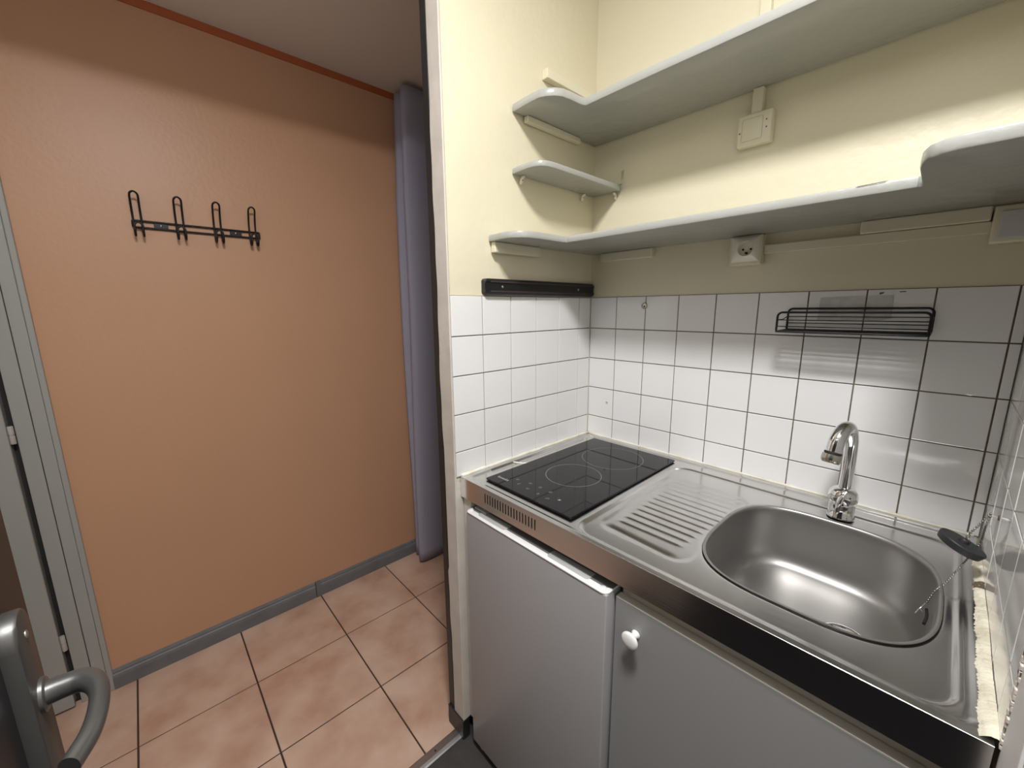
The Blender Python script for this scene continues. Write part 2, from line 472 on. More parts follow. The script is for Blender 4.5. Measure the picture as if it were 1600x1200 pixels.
# chipped paint on the front edge
bm = NB()
for x0, x1, zz in ((.752, .790, LZ+.0155),):
    quad(bm, [(x0, -.2906, zz), (x1, -.2906, zz+.0012), (x1+.004, -.2903, zz+.0024), (x0+.004, -.2903, zz+.0014)])
obj('paint_chip', bm, 'dirt', ls_)
SZ = 1.7353
ss_ = thing('wall_shelf', 'short grey shelf with rounded corner in the niche corner', 'shelf', (.055, -.19, SZ), 'grey painted shelves')
ol = [(.0005, -.001), (.0005, -.380), (.04, -.3835), (.065, -.3835), (.085, -.379), (.100, -.369), (.109, -.352), (.112, -.330), (.1125, -.20), (.1115, -.02), (.110, -.006), (.106, -.001)]
obj('board', prism(NB(), ol, SZ, SZ+.0155, .003), 'shelf', ss_, True, 35)
def peg(at, dirv):
    bm = NB(); A = Vector(at); dv = Vector(dirv)
    tube(bm, [A+dv*.0+Vector((0, 0, -.020)), A+dv*.004+Vector((0, 0, -.018)), A+dv*.0055+Vector((0, 0, -.010)), A+dv*.010+Vector((0, 0, -.0042)), A+dv*.017+Vector((0, 0, -.0036))], [.0035, .0045, .0045, .004, .0032], 10)
    o = obj('shelf_peg', bm, 'ivory', ss_, True)
    obj('hole', lathe(NB(), [(.0001, 0), (.0018, 0), (.0018, .0002), (.0001, .0002)], A+dv*.0095+Vector((0, 0, -.012)), dv, 8), 'hole', o)
peg((0, -.350, SZ), (1, 0, 0)); peg((0, -.069, SZ), (1, 0, 0)); peg((.088, 0.003, SZ), (0, -1, 0))
bm = box(NB(), -.004, .018, -.257, -.045, 2.012, 2.038, .002)
tag(obj('wall_batten', bm, 'cream2'), 'cream wooden batten left on the wall above the topmost shelf', 'batten')

# ================================================================== WIRING ON THE BACK WALL
jb = thing('junction_box', 'cream painted square junction box between the two long shelves', 'junction box', (.495, .0, 1.76))
bm = NB(); box(bm, .4575, .5345, -.022, .004, 1.7625, 1.835, .004, 3); obj('box_body', bm, 'cream2', jb, True, 40)
bm = NB(); box(bm, .4685, .5150, -.0245, -.020, 1.7725, 1.824, .003, 2); obj('cover', bm, 'cream2', jb, True, 40)
for x, z in ((.4635, 1.795), (.5225, 1.812), (.5235, 1.795)):
    obj('screw', lathe(NB(), [(.0001, 0), (.0018, 0), (.0015, .0006), (.0001, .0008)], (x, -.0221, z), (0, -1, 0), 10), 'dirt', jb)
bm = NB(); box(bm, .4835, .5075, -.014, .004, 1.8345, UZ-.0003, .0015); obj('conduit', bm, 'cream2', jb)
bm = NB(); box(bm, .4815, .5055, -.014, .004, UZ+.0208, 2.5, .0015)
tag(obj('cable_trunking', bm, 'cream2'), 'vertical cream cable trunking above the topmost shelf', 'cable trunking')
so = thing('power_socket', 'ivory round-pin wall socket under the long stepped shelf', 'power socket', (.503, 0, 1.47))
bm = NB(); box(bm, .4655, .5415, -.026, .004, 1.4705, 1.5445, .003, 3); obj('socket_body', bm, 'cream2', so, True, 40)
# faceted ivory front with a round well
cx, cz, rw = .5085, 1.5105, .0185
bm = NB(); n = 32; yf = -.0405
outer = []
for k in range(n):
    a = 2*PI*k/n; c, s_ = math.cos(a), math.sin(a); q = max(abs(c), abs(s_))
    outer.append((cx-.004+.0335*c/q, cz+.0315*s_/q))
r0 = [bm.verts.new((x, -.026, z)) for x, z in outer]
r1 = [bm.verts.new((cx+(x-cx)*.93, -.031, cz+(z-cz)*.93)) for x, z in outer]
r2 = [bm.verts.new((cx+rw*1.10*math.cos(2*PI*k/n), yf, cz+rw*1.10*math.sin(2*PI*k/n))) for k in range(n)]
r3 = [bm.verts.new((cx+rw*math.cos(2*PI*k/n), yf-.001, cz+rw*math.sin(2*PI*k/n))) for k in range(n)]
r4 = [bm.verts.new((cx+rw*.97*math.cos(2*PI*k/n), -.028, cz+rw*.97*math.sin(2*PI*k/n))) for k in range(n)]
for a, b in ((r0, r1), (r1, r2), (r2, r3), (r3, r4)):
    for k in range(n): bm.faces.new((a[k], a[(k+1) % n], b[(k+1) % n], b[k]))
bm.faces.new(r4)
bmesh.ops.recalc_face_normals(bm, faces=bm.faces[:])
fr_ = obj('socket_front', bm, 'ivory', so, True, 30)
def dot(parent, name, x, y, z, r, m, h=.0008):
    return obj(name, lathe(NB(), [(.0001, 0), (r, 0), (r, h), (.0001, h)], (x, y, z), (0, -1, 0), 12), m, parent)
for dx in (-.0092, .0092): dot(fr_, 'pin_hole', cx+dx, -.0279, cz-.001, .0027, 'hole')
dot(fr_, 'centre_screw', cx, -.0279, cz, .0022, 'chromedull')
dot(fr_, 'earth_pin', cx, -.0279, cz-.0105, .003, 'gap', .006)
for dx in (-.0255, .0235): dot(fr_, 'side_hole', cx+dx, -.0325, cz+.001, .0021, 'hole', .001)
bm = NB(); box(bm, .5420, .9205, -.010, .004, 1.4965, 1.5180, .0015)
tag(obj('cable_trunking', bm, 'cream2'), 'horizontal cream cable trunking from the socket to the cover plate', 'cable trunking')
cp = thing('cover_plate', 'square white blank cover plate beside the right wall', 'cover plate', (.955, 0, 1.475))
bm = NB(); box(bm, .9195, XR+.0035, -.020, .004, 1.4765, 1.5435, .004, 3); obj('frame', bm, 'cream2', cp, True, 40)
bm = NB(); box(bm, .9290, XR-.004, -.0235, -.017, 1.4845, 1.5330, .0015); obj('blank', bm, 'coverwhite', cp)

# ================================================================== KNIFE BAR
kb = thing('magnetic_knife_bar', 'black magnetic knife bar on the partition above the tiles', 'knife bar', (.0, -.25, 1.40))
bm = NB()
for y0, y1, zz in ((-.494, -.006, 0),):
    pr = [(-.004, 1.4020), (.009, 1.4020), (.0125, 1.4040), (.0135, 1.4080), (.0135, 1.4120), (.0115, 1.4135), (.0115, 1.4365), (.0135, 1.4380), (.0135, 1.4420), (.0125, 1.4450), (.009, 1.4470), (-.004, 1.4470)]
    secs = []
    for y, sc in ((-.497, .72), (-.493, .93), (-.484, 1), (-.012, 1), (-.0045, .93), (-.001, .72)):
        secs.append([bm.verts.new((x, y, 1.4245+(z-1.4245)*sc)) for x, z in pr])
    n = len(pr)
    for a, b in zip(secs, secs[1:]):
        for k in range(n): bm.faces.new((a[k], b[k], b[(k+1) % n], a[(k+1) % n]))
    bm.faces.new(secs[0]); bm.faces.new(secs[-1][::-1])
bmesh.ops.recalc_face_normals(bm, faces=bm.faces[:])
obj('bar', bm, 'blackplastic', kb)
for z in (1.4385, 1.4120):
    obj('magnet_strip', box(NB(), .012, .0146, -.478, -.022, z-.0022, z+.0022, .0008), 'strip', kb)
for y in (-.432, -.088):
    obj('screw', lathe(NB(), [(.0001, 0), (.0042, 0), (.0034, .0014), (.0001, .0018)], (.0114, y, 1.4250), (1, 0, 0), 14), 'screw', kb, True)

# ================================================================== SMALL WALL FITTINGS ON THE TILES
rg = thing('wall_plug_ring', 'small round metal screw rosette near the top of the back tiles', 'rosette', (.2125, 0, 1.36))
bm = NB(); lathe(bm, [(.0095, 0), (.0105, .001), (.0100, .003), (.0085, .0038), (.0072, .0030), (.0070, .0015), (.0001, .0013)], (.2125, -.0002, 1.3688), (0, -1, 0), 28)
obj('rosette', bm, 'chromedull', rg, True, 50)
obj('hole', lathe(NB(), [(.0001, .0012), (.0028, .0014), (.0028, .0018), (.0001, .0020)], (.2120, 0, 1.3668), (0, -1, 0), 12), 'hole', rg)
bm = lathe(NB(), [(.0001, 0), (.0045, 0), (.0045, .0006), (.0030, .0010), (.0028, .0004), (.0001, .0003)], (.0824, -.0002, 1.027), (0, -1, 0), 16)
tag(obj('filled_hole', bm, 'mark', None, True), 'small grey filled drill hole low on the back tiles near the corner', 'filled hole')
def patch(pts, name='adhesive_mark'):
    bm = NB(); a = [bm.verts.new((x, -.0004, z)) for x, z in pts]; b = [bm.verts.new((x, -.0007, z)) for x, z in pts]
    n = len(pts)
    for k in range(n): bm.faces.new((a[k], a[(k+1) % n], b[(k+1) % n], b[k]))
    bm.faces.new(b); bm.faces.new(a[::-1]); bmesh.ops.recalc_face_normals(bm, faces=bm.faces[:])
    return obj(name, bm, 'mark' if name == 'adhesive_mark' else 'dirt', back)
patch([(.672, 1.384), (.753, 1.3865), (.7545, 1.330), (.700, 1.328), (.670, 1.331)])
patch([(.758, 1.3865), (.800, 1.387), (.802, 1.337), (.775, 1.330), (.7575, 1.333)])
patch([(.7765, 1.3925), (.7835, 1.3935), (.7825, 1.3905), (.7775, 1.3885), (.7755, 1.3895)], 'dirt_mark')
patch([(.8075, 1.3940), (.8185, 1.3945), (.8180, 1.3925), (.8085, 1.3920)], 'dirt_mark')

bm = NB(); quad(bm, [(.1035, .0034, 1.768), (.112, .0034, 1.772), (.114, .0034, 1.800), (.104, .0034, 1.796)]); quad(bm, [(.085, .0034, 1.7555), (.108, .0034, 1.7540), (.109, .0034, 1.7585), (.087, .0034, 1.7595)])
obj('smudge', bm, 'smudge', back)
# ================================================================== WIRE BASKET
wb = thing('wire_basket', 'black wire basket shelf stuck on the tiles above the sink', 'wire basket', (.738, -.05, 1.305))
bl, brx, yb, yfr = .6105, .8655, -.006, -.094
def rrect(x0, x1, z0, z1, y, r=.010):
    pts = []
    for cx_, cz_, a0 in ((x1-r, z1-r, 0), (x0+r, z1-r, PI/2), (x0+r*.4, z0+r*.4, PI), (x1-r*.4, z0+r*.4, 1.5*PI)):
        rr = r if cz_ > (z0+z1)/2 else r*.4
        for k in range(6):
            a = a0+PI/2*k/5; pts.append((cx_+rr*math.cos(a), y, cz_+rr*math.sin(a)))
    return pts
zb0, zb1, zf1 = 1.3070, 1.3585, 1.3505
obj('back_frame', tube(NB(), rrect(bl, brx, zb0, zb1, yb), .0024, 8, closed=True), 'blackwire', wb, True)
obj('front_frame', tube(NB(), rrect(bl, brx, zb0-.001, zf1, yfr), .0024, 8, closed=True), 'blackwire', wb, True)
def wire(pts, r): obj('wire', tube(NB(), pts, r, 7), 'blackwire', wb, True)
for z in (1.3395, 1.3235): wire([(bl, yb, z), (brx, yb, z)], .0011)
for z in (1.3330, 1.3180): wire([(bl, yfr, z), (brx, yfr, z)], .0011)
for k in range(9):
    y = yb+(yfr-yb)*(k+.5)/9; wire([(bl, y, zb0), (brx, y, zb0-.0005)], .0012)
for x in (bl, brx):
    wire([(x, yb, zb0), (x, yfr, zb0-.001)], .0022)
    wire([(x, yb, 1.3400), (x, (yb+yfr)/2, 1.333), (x, yfr, 1.3330)], .0012)
for x in (bl+.085, bl+.17): wire([(x, yb, zb0-.001), (x, yfr, zb0-.002)], .0014)

# ================================================================== SINK WORKTOP
import numpy as np
wt = thing('sink_worktop', 'stainless steel worktop with drainer and sink basin', 'sink worktop', (.49, -.3, ZC-.07))
X0, X1, Y0, Y1 = .0015, .9850, -.592, -.0025
BX, BY, BA, BB, BN = .770, -.311, .1685, .1890, 3.1
def sup(x, y): return (abs((x-BX)/BA)**BN+abs((y-BY)/BB)**BN)**(1/BN)
def sst(e0, e1, x):
    t = min(1, max(0, (x-e0)/(e1-e0))); return t*t*(3-2*t)
def rrd(x, y, x0, x1, y0, y1, r):
    """signed distance to rounded rectangle (negative inside)"""
    cx, cy = (x0+x1)/2, (y0+y1)/2
    qx, qy = abs(x-cx)-(x1-x0)/2+r, abs(y-cy)-(y1-y0)/2+r
    return math.hypot(max(qx, 0), max(qy, 0))+min(max(qx, qy), 0)-r
ribs = []
for k in range(12):
    y = -.170-.0262*k
    xe = .598-.0014*abs(k-5)**1.4 if k < 6 else .596-.0035*(k-5)
    ribs.append((y, .425+.001*k, xe))
def height(x, y):
    z = .0045
    # raised rim -> hob field, -> sink field
    d = rrd(x, y, .020, .974, -.577, -.020, .018)
    z -= .0045*sst(.004, -.010, d)
    d = rrd(x, y, .388, .958, -.568, -.062, .040)
    z -= .0040*sst(.005, -.006, d)
    # bead along the inner border
    z += .0012*math.exp(-((d-.002)/.0035)**2)
    # side channel left of the hob
    d = rrd(x, y, .018, .036, -.50, -.06, .008)
    z -= .0022*sst(.004, -.005, d)
    # drainer
    d = rrd(x, y, .412, .612, -.515, -.145, .035)
    z -= .0014*sst(.006, -.006, d)
    for (ry, xa, xb) in ribs:
        dy = y-ry-.02*(x-.42)*.35
        if abs(dy) < .014:
            e = sst(xa-.006, xa+.012, x)*sst(xb+.010, xb-.008, x)
            z += .0019*math.exp(-(dy/.0038)**2)*e
    # long hollow in front of the ribs
    t = (x-.425)/.16
    yc = -.497-.010*t
    if 0 <= t <= 1.1:
        z -= .0022*math.exp(-((y-yc)/.008)**2)*sst(0, .1, t)*sst(1.1, .9, t)
    # sink rim
    s_ = sup(x, y)
    z -= .0022*sst(1.06, 1.0, s_)
    # front roll
    z -= .0006*max(0, (-.5912-y)/.0008)**2
    return ZC+z
nx, ny = 330, 200
vx = [X0+(X1-X0)*i/nx for i in range(nx+1)]; vy = [Y0+.0008*j for j in range(36)]+[Y0+.0280+(Y1-Y0-.0280)*j/190 for j in range(1, 191)]; ny = len(vy)-1
verts = {}; bms = {'worktop': NB(), 'drainboard': NB()}
def vert(key, i, j):
    k = (key, i, j)
    if k not in verts:
        x, y = vx[i], vy[j]; s_ = sup(x, y)
        if s_ < 1.0:    # snap to the rim
            x, y = BX+(x-BX)/s_, BY+(y-BY)/s_
        verts[k] = bms[key].verts.new((x, y, height(x, y)))
    return verts[k]
for i in range(nx):
    for j in range(ny):
        cx_, cy_ = (vx[i]+vx[i+1])/2, (vy[j]+vy[j+1])/2
        ss = [sup(vx[a], vy[b]) for a in (i, i+1) for b in (j, j+1)]
        if max(ss) <= 1.0: continue
        key = 'drainboard' if (.408 < cx_ < .616 and -.52 < cy_ < -.14 and min(ss) > 1.07) else 'worktop'
        try: bms[key].faces.new((vert(key, i, j), vert(key, i+1, j), vert(key, i+1, j+1), vert(key, i, j+1)))
        except ValueError: pass
top = obj('worktop', bms['worktop'], 'steel', wt, True)
obj('drainboard', bms['drainboard'], 'steel', wt, True)
# apron with vent slots
bm = NB(); yA = Y0; zt, zb_ = ZC+.0039, .8365
sx = [.1095+.01022*k for k in range(19)]; sw = .0038; s0, s1 = .8555, .8825
edges = [X0]
for s_ in sx: edges += [s_, s_+sw]
edges.append(X1)
for k in range(len(edges)-1):
    a, b = edges[k], edges[k+1]
    if k % 2 == 0: spans = [(zb_, s0), (s0, s1), (s1, zt)]
    else:
        spans = [(zb_, s0), (s1, zt)]
        for q in ([(a, yA, s0), (a, yA+.004, s0), (a, yA+.004, s1), (a, yA, s1)], [(b, yA, s0), (b, yA, s1), (b, yA+.004, s1), (b, yA+.004, s0)], [(a, yA, s1), (a, yA+.004, s1), (b, yA+.004, s1), (b, yA, s1)], [(a, yA, s0), (b, yA, s0), (b, yA+.004, s0), (a, yA+.004, s0)]):
            quad(bm, q)
    for z0, z1 in spans: quad(bm, [(a, yA, z0), (b, yA, z0), (b, yA, z1), (a, yA, z1)])
quad(bm, [(X0, yA, zb_), (X0, yA+.018, zb_), (X1, yA+.018, zb_), (X1, yA, zb_)])
quad(bm, [(X0, yA+.018, zb_), (X0, yA+.018, zb_+.01), (X1, yA+.018, zb_+.01), (X1, yA+.018, zb_)])
bmesh.ops.remove_doubles(bm, verts=bm.verts[:], dist=1e-5)
ap = obj('apron', bm, 'steelfront', wt)
obj('vent_void', box(NB(), .106, .300, yA+.0045, yA+.006, .853, .885), 'hole', ap)
# basin
bm = NB(); n = 128; rings = []
DX, DY = .832, -.300
prof = [(1.03, -.0022, 0), (1.005, -.0024, 0), (.994, -.0045, 0), (.987, -.010, 0), (.983, -.025, 0), (.979, -.050, 0), (.974, -.080, 0), (.967, -.100, 0), (.955, -.1145, 0), (.935, -.1265, 0), (.903, -.1365, .01), (.86, -.1428, .03), (.80, -.1462, .07), (.70, -.1480, .15), (.52, -.1492, .38), (.32, -.1503, .72)]
for s_, dz, w_ in prof:
    ring = []
    for k in range(n):
        a = 2*PI*k/n; c, s2 = math.cos(a), math.sin(a)
        e = 2/(BN if s_ > .8 else 2.6)
        ux = math.copysign(abs(c)**e, c); uy = math.copysign(abs(s2)**e, s2)
        ring.append(bm.verts.new((BX+(DX-BX)*w_+BA*s_*ux, BY+(DY-BY)*w_+BB*s_*uy, ZC+dz+.0)))
    rings.append(ring)
ring = [bm.verts.new((DX+.037*math.copysign(abs(math.cos(2*PI*k/n))**1, math.cos(2*PI*k/n)), DY+.037*math.sin(2*PI*k/n), ZC-.1515)) for k in range(n)]
rings.append(ring)
for a, b in zip(rings, rings[1:]):
    for k in range(n): bm.faces.new((a[k], b[k], b[(k+1) % n], a[(k+1) % n]))
bmesh.ops.recalc_face_normals(bm, faces=bm.faces[:])
bm.normal_update()
if sum(f.normal.z for f in bm.faces) < 0: bmesh.ops.reverse_faces(bm, faces=bm.faces[:])
ba = obj('basin', bm, 'steelbasin', wt, True)
bm = NB(); lathe(bm, [(.041, -.1512), (.040, -.1488), (.036, -.1482), (.033, -.1500), (.028, -.1535), (.018, -.1560), (.008, -.1562), (.0001, -.1562)], (DX, DY, ZC), seg=40)
dr = obj('drain_strainer', bm, 'chrome', ba, True, 60)
bm = NB()
for k in range(8):
    a = 2*PI*k/8; lathe(bm, [(.0001, 0), (.003, 0), (.003, .0004), (.0001, .0004)], (DX+.019*math.cos(a), DY+.019*math.sin(a), ZC-.1556), seg=8)
obj('drain_hole', bm, 'hole', dr)
obj('overflow_slot', tube(NB(), spline([(.9285, -.262, .842), (.9295, -.285, .8415), (.927, -.312, .842)], 5), [.0022]*11, 8), 'hole', ba)

# sealant beads
bm = NB()
tube(bm, [(.002+.0012*math.sin(k*1.3), -.588+.0195*k, ZC+.0065) for k in range(31)], [.0042+.0008*math.sin(k*2.1) for k in range(31)], 8)
tube(bm, [(.006+.0325*k, -.0022, ZC+.0060) for k in range(31)], [.0032+.0008*math.sin(k*1.7) for k in range(31)], 8)
struct(obj('trim_4', bm, 'sealant', None, True), 'thin cream sealant joint along the left and back of the worktop', 'trim')
def bead_ribbon(y0, y1, n, lift, m, name, parent):
    bm = NB(); rows = []
    for k in range(n+1):
        y = y0+(y1-y0)*k/n
        wv = .0008*math.sin(y*60)+.0006*math.sin(y*143)
        xl = .9772-.004*(-y/.58)+wv+R.uniform(-.0010, .0010)
        xr_ = XR-.0004-.004*max(0, (-y-.3)/.28)*.0
        zr = ZC+.0105+.002*math.sin(y*31)+R.uniform(-.0006, .0006)
        zl = height(xl, y)
        row = []
        for q in range(8):
            t = q/7
            x = xl+(xr_-xl)*t
            z = zl-.0006+(zr-zl)*t**1.5+.0032*math.sin(PI*t)**.7*(1+.15*math.sin(y*80+q))+lift+R.uniform(-.0004, .0004)
            row.append(bm.verts.new((x, y, z)))
        rows.append(row)
    for a, b in zip(rows, rows[1:]):
        for q in range(7): bm.faces.new((a[q], b[q], b[q+1], a[q+1]))
    return obj(name, bm, m, parent, True)
sb = bead_ribbon(-.120, -.5870, 230, 0, 'sealthick', 'sealant_bead', None)
tag(sb, 'thick rough cream sealant bead between sink worktop and right wall', 'sealant')
bead_ribbon(-.214, -.236, 12, .0007, 'dirt', 'dirt_spot', sb)
# lumps of sealant on the worktop by the hob
for nm, pts, lab in (('sealant_smear', [(.012, -.405), (.030, -.398), (.048, -.388), (.058, -.376)], 'white sealant smear beside the hob, near the partition'),
                     ('sealant_smear', [(.022, -.026), (.034, -.022), (.050, -.020)], 'white sealant smear in the back corner behind the hob')):
    bm = NB(); P = spline([(x, y, ZC+.0012) for x, y in pts], 4)
    tube(bm, P, [.0025+.0018*math.sin(i*1.9)**2 for i in range(len(P))], 8, flat=[(1, .5)]*len(P))
    tag(obj(nm, bm, 'sealant', None, True), lab, 'sealant')

# ================================================================== HOB
hb = thing('induction_hob', 'black glass two-zone hob set into the steel worktop', 'hob', (.214, -.295, ZC))
hx0, hx1, hy0, hy1, hz = .0615, .3660, -.5485, -.0410, .8985
obj('hob_frame', box(NB(), hx0+.004, hx1-.004, hy0+.004, hy1-.004, ZC+.0001, hz-.0045), 'blackplastic', hb)
def rr2(x0, x1, y0, y1, r):
    o = []
    for cx_, cy_, a0 in ((x1-r, y1-r, 0), (x0+r, y1-r, PI/2), (x0+r, y0+r, PI), (x1-r, y0+r, 1.5*PI)):
        o += arc_pts(cx_, cy_, r, a0, a0+PI/2, 5)
    return o
gl = obj('glass_plate', prism(NB(), rr2(hx0, hx1, hy0, hy1, .004), hz-.0045, hz, .0012), 'glass', hb, True, 12)
def annulus(cx_, cy_, r0, r1, a0=0, a1=2*PI, n=64, z=hz+.00012):
    bm = NB(); q = []
    for k in range(n+1):
        a = a0+(a1-a0)*k/n
        q.append((bm.verts.new((cx_+r0*math.cos(a), cy_+r0*math.sin(a), z)), bm.verts.new((cx_+r1*math.cos(a), cy_+r1*math.sin(a), z))))
    for a, b in zip(q, q[1:]): bm.faces.new((a[0], a[1], b[1], b[0]))
    return bm
obj('cooking_zone_ring', annulus(.2185, -.3560, .0770, .0788), 'hobmark', hb)
obj('cooking_zone_ring', annulus(.2205, -.1650, .0925, .0940), 'hobmark', hb)
ic = [(.1324, -.4919), (.1558, -.5094), (.1745, -.484), (.192, -.5113), (.2101, -.484), (.2301, -.5146), (.2478, -.4856), (.2661, -.5178)]
for k, (x, y) in enumerate(ic):
    a = k*.9
    bm = annulus(x, y, .0034, .0046, a, a+(4.2 if k % 2 else 5.6), 20)
    quad(bm, [(x-.0012, y-.0012, hz+.0001), (x+.0012, y-.0012, hz+.0001), (x+.0012, y+.0012, hz+.0001), (x-.0012, y+.0012, hz+.0001)])
    obj('touch_key', bm, 'hobmark', gl)
bm = annulus(.2914, -.5011, .0001, .0022, n=16)
e2 = annulus(.2914, -.5011, .0040, .0048, n=24)
obj('touch_key', e2, 'hobmark', gl); obj('touch_key', bm, 'hobmark2', gl)
# worn maker's lettering, too blurred to read: upright strokes along the front edge
bm = NB(); x = .0795
for w_, h_ in ((.005, .0105), (.0042, .007), (.0045, .007), (.0045, .007), (.0048, .0112), (.0030, .0095)):
    z = hz+.00012; y = -.5200
    quad(bm, [(x, y, z), (x+.0013, y, z), (x+.0013, y+h_, z), (x, y+h_, z)])
    quad(bm, [(x+.0013, y, z), (x+w_, y, z), (x+w_, y+.0013, z), (x+.0013, y+.0013, z)])
    quad(bm, [(x+w_-.0013, y+.0013, z), (x+w_, y+.0013, z), (x+w_, y+.0060, z), (x+w_-.0013, y+.0060, z)])
    x += w_+.0028
obj('lettering', bm, 'hobmark2', gl)

# ================================================================== TAP
tp = thing('mixer_tap', 'chrome single lever mixer tap behind the sink basin', 'tap', (.7765, -.083, ZC))
TX, TY = .7765, -.083; TZ = ZC-.0012
bm = NB(); lathe(bm, [(.0255, 0), (.0255, .004), (.0240, .006), (.0238, .030), (.0232, .036), (.0215, .040)], (TX, TY, TZ), seg=40)
obj('body', bm, 'chrome', tp, True, 40)
bm = NB(); lathe(bm, [(.0215, .0395), (.0262, .0400), (.0275, .0450), (.0272, .0530), (.0250, .0610), (.0205, .0670), (.0135, .0705), (.0100, .0715)], (TX, TY, TZ), seg=40)
cap_ = obj('lever_cap', bm, 'chrome', tp, True, 50)
bm = NB()
P = spline([(TX+.004, TY-.016, TZ+.066), (TX-.001, TY-.0265, TZ+.050), (TX-.003, TY-.031, TZ+.032), (TX-.004, TY-.033, TZ+.016)], 6)
tube(bm, P, [.0062, .0066, .0068, .0068, .0068, .0067, .0066, .0065, .0064, .0062, .006, .0058, .0056, .0053, .005, .0047, .0044, .0038, .003], 14, flat=[(1, .62)]*19)
obj('lever', bm, 'chrome', cap_, True, 60)
sp = spline([(TX, TY, TZ+.055), (TX+.001, TY+.001, TZ+.100), (TX+.001, TY+.000, TZ+.150), (TX+.000, TY-.008, TZ+.188), (TX-.005, TY-.027, TZ+.2145), (TX-.011, TY-.050, TZ+.2130), (TX-.0165, TY-.068, TZ+.192), (TX-.0190, TY-.076, TZ+.168)], 8)
n = len(sp)
obj('spout', tube(NB(), sp, [.0122+.0030*min(1, max(0, (i/n-.35)/.5)) for i in range(n)], 24), 'chrome', tp, True, 60)
ax = (sp[-1]-sp[-3]).normalized()
obj('aerator_ring', lathe(NB(), [(.0150, -.001), (.0156, .0), (.0156, .003), (.0150, .004)], sp[-1], ax, 28), 'gap', tp, True, 40)
obj('aerator', lathe(NB(), [(.0155, .004), (.0176, .0055), (.0182, .012), (.0178, .019), (.0152, .0235), (.0138, .0235), (.012, .020), (.0001, .020)], sp[-1], ax, 32), 'chromedull', tp, True, 40)

# ================================================================== SINK PLUG, CHAIN AND PIN
pn = thing('wall_pin', 'metal pin in the right tiled wall holding the plug chain', 'pin', (XR, -.21, 1.02))
obj('pin', tube(NB(), [(XR+.002, -.21, 1.0195), (.9765, -.21, 1.0202)], .0017, 10), 'chrome', pn, True, 50)
obj('collar', lathe(NB(), [(.0045, 0), (.0045, .0012), (.003, .0022)], (XR+.0002, -.21, 1.0195), (-1, 0, 0), 12), 'dirt', pn)
pg = thing('sink_plug', 'black rubber sink plug hanging on a bead chain by the right wall', 'sink plug', (.9560, -.203, .94))
nrm = Vector((.20, -.16, .965)); nrm = Vector((-.02, -.42, .90)).normalized()
nrm = (Vector((.6783, .7347, -.0084))*.36*.90+Vector((-.1308, .132, .9826))*.93*.90+Vector((.723, -.6654, .1856))*.42).normalized()
pc = Vector((.9545, -.2080, .9560))
bm = NB(); lathe(bm, [(.0001, -.0085), (.0275, -.0085), (.0295, -.0076), (.0318, .0020), (.0318, .0036), (.0306, .0050), (.012, .0056), (.0001, .0058)], pc, nrm, 44)
obj('disc', bm, 'rubber', pg, True, 40)
obj('nub', lathe(NB(), [(.0072, .0050), (.0072, .0095), (.0062, .0112), (.0001, .0116)], pc, nrm, 20), 'rubber', pg, True, 40)
tip = Vector((.9785, -.21, 1.0205)); nub = pc+nrm*.011
ringc = nub+Vector((.001, -.001, .007))
obj('split_ring', tube(NB(), [ringc+Vector((.0034*math.cos(2*PI*k/20)*.6, .0034*math.cos(2*PI*k/20)*.7, .0052*math.sin(2*PI*k/20))) for k in range(20)], .0008, 8, closed=True), 'chromedull', pg, True)
def beads(bm, pts, step=.0046, r=.0020):
    P = [Vector(p) for p in pts]; acc = 0; 
    tube(bm, P, .0005, 5)
    for a, b in zip(P, P[1:]):
        L = (b-a).length; d = -acc
        while d+step <= L:
            d += step; c = a+(b-a)*(d/L)
            bmesh.ops.create_icosphere(bm, subdivisions=1, radius=r, matrix=Matrix.Translation(c))
        acc = L-d
bm = NB()
beads(bm, spline([ringc+Vector((0, 0, .004)), (ringc+tip)/2+Vector((-.001, 0, .0)), tip+Vector((-.001, -.001, .002)), tip+Vector((.0, -.002, -.002))], 5))
beads(bm, spline([tip+Vector((.0, -.002, .001)), (.9765, -.2060, .996), (.9775, -.1800, .962), (.9740, -.1860, .948), (.957, -.226, .920), (.9435, -.2575, .8990), (.9385, -.2660, .8945), (.9320, -.2740, .8840), (.9262, -.281, .864)], 8))
obj('bead_chain', bm, 'chain', pg, True)
bm = NB()
tube(bm, [(.9262, -.281, .864), (.919, -.290, .853), (.915, -.296, .846), (.920, -.288, .853), (.925, -.292, .850)], .0009, 6)
obj('chain_clip', bm, 'chrome', pg, True)

# ================================================================== FRIDGE
fg = thing('fridge', 'small grey under-counter fridge below the hob', 'fridge', (.27, -.30, 0))
fx0, fx1, fy = .0405, .5035, -.6020
bm = NB(); box(bm, .037, .505, -.548, -.03, .012, .812, .004); obj('body', bm, 'fridge', fg)
bm = NB(); box(bm, fx0, fx1, fy-.0030, -.552, .035, .8090, .0035, 4); dr_ = obj('door', bm, 'fridge', fg, True, 40)
def rr3(x0, x1, y0, y1, r):
    return arc_pts(x0+r, y0+r, r, PI, 1.5*PI, 6)+arc_pts(x1-r, y0+r, r, 1.5*PI, 2*PI, 6)+[(x1, y1), (x0, y1)]
bm = NB(); prism(bm, rr3(fx0-.0010, fx1+.0006, fy-.0046, -.553, .014), .8080, .8122, .0016); tc_ = obj('door_top_trim', bm, 'fridgecap', dr_, True, 40)
bm = NB(); prism(bm, [(fx0+.012, -.5895), (fx1-.016, -.5895), (fx1-.001, -.5800), (fx1-.001, -.5535), (fx0, -.5535), (fx0, -.5800)], .8118, .8128, .0003); obj('shaded_ledge', bm, 'ledgeshade', tc_, True, 40)  # dark slab paints the apron's shade onto the back of the trim
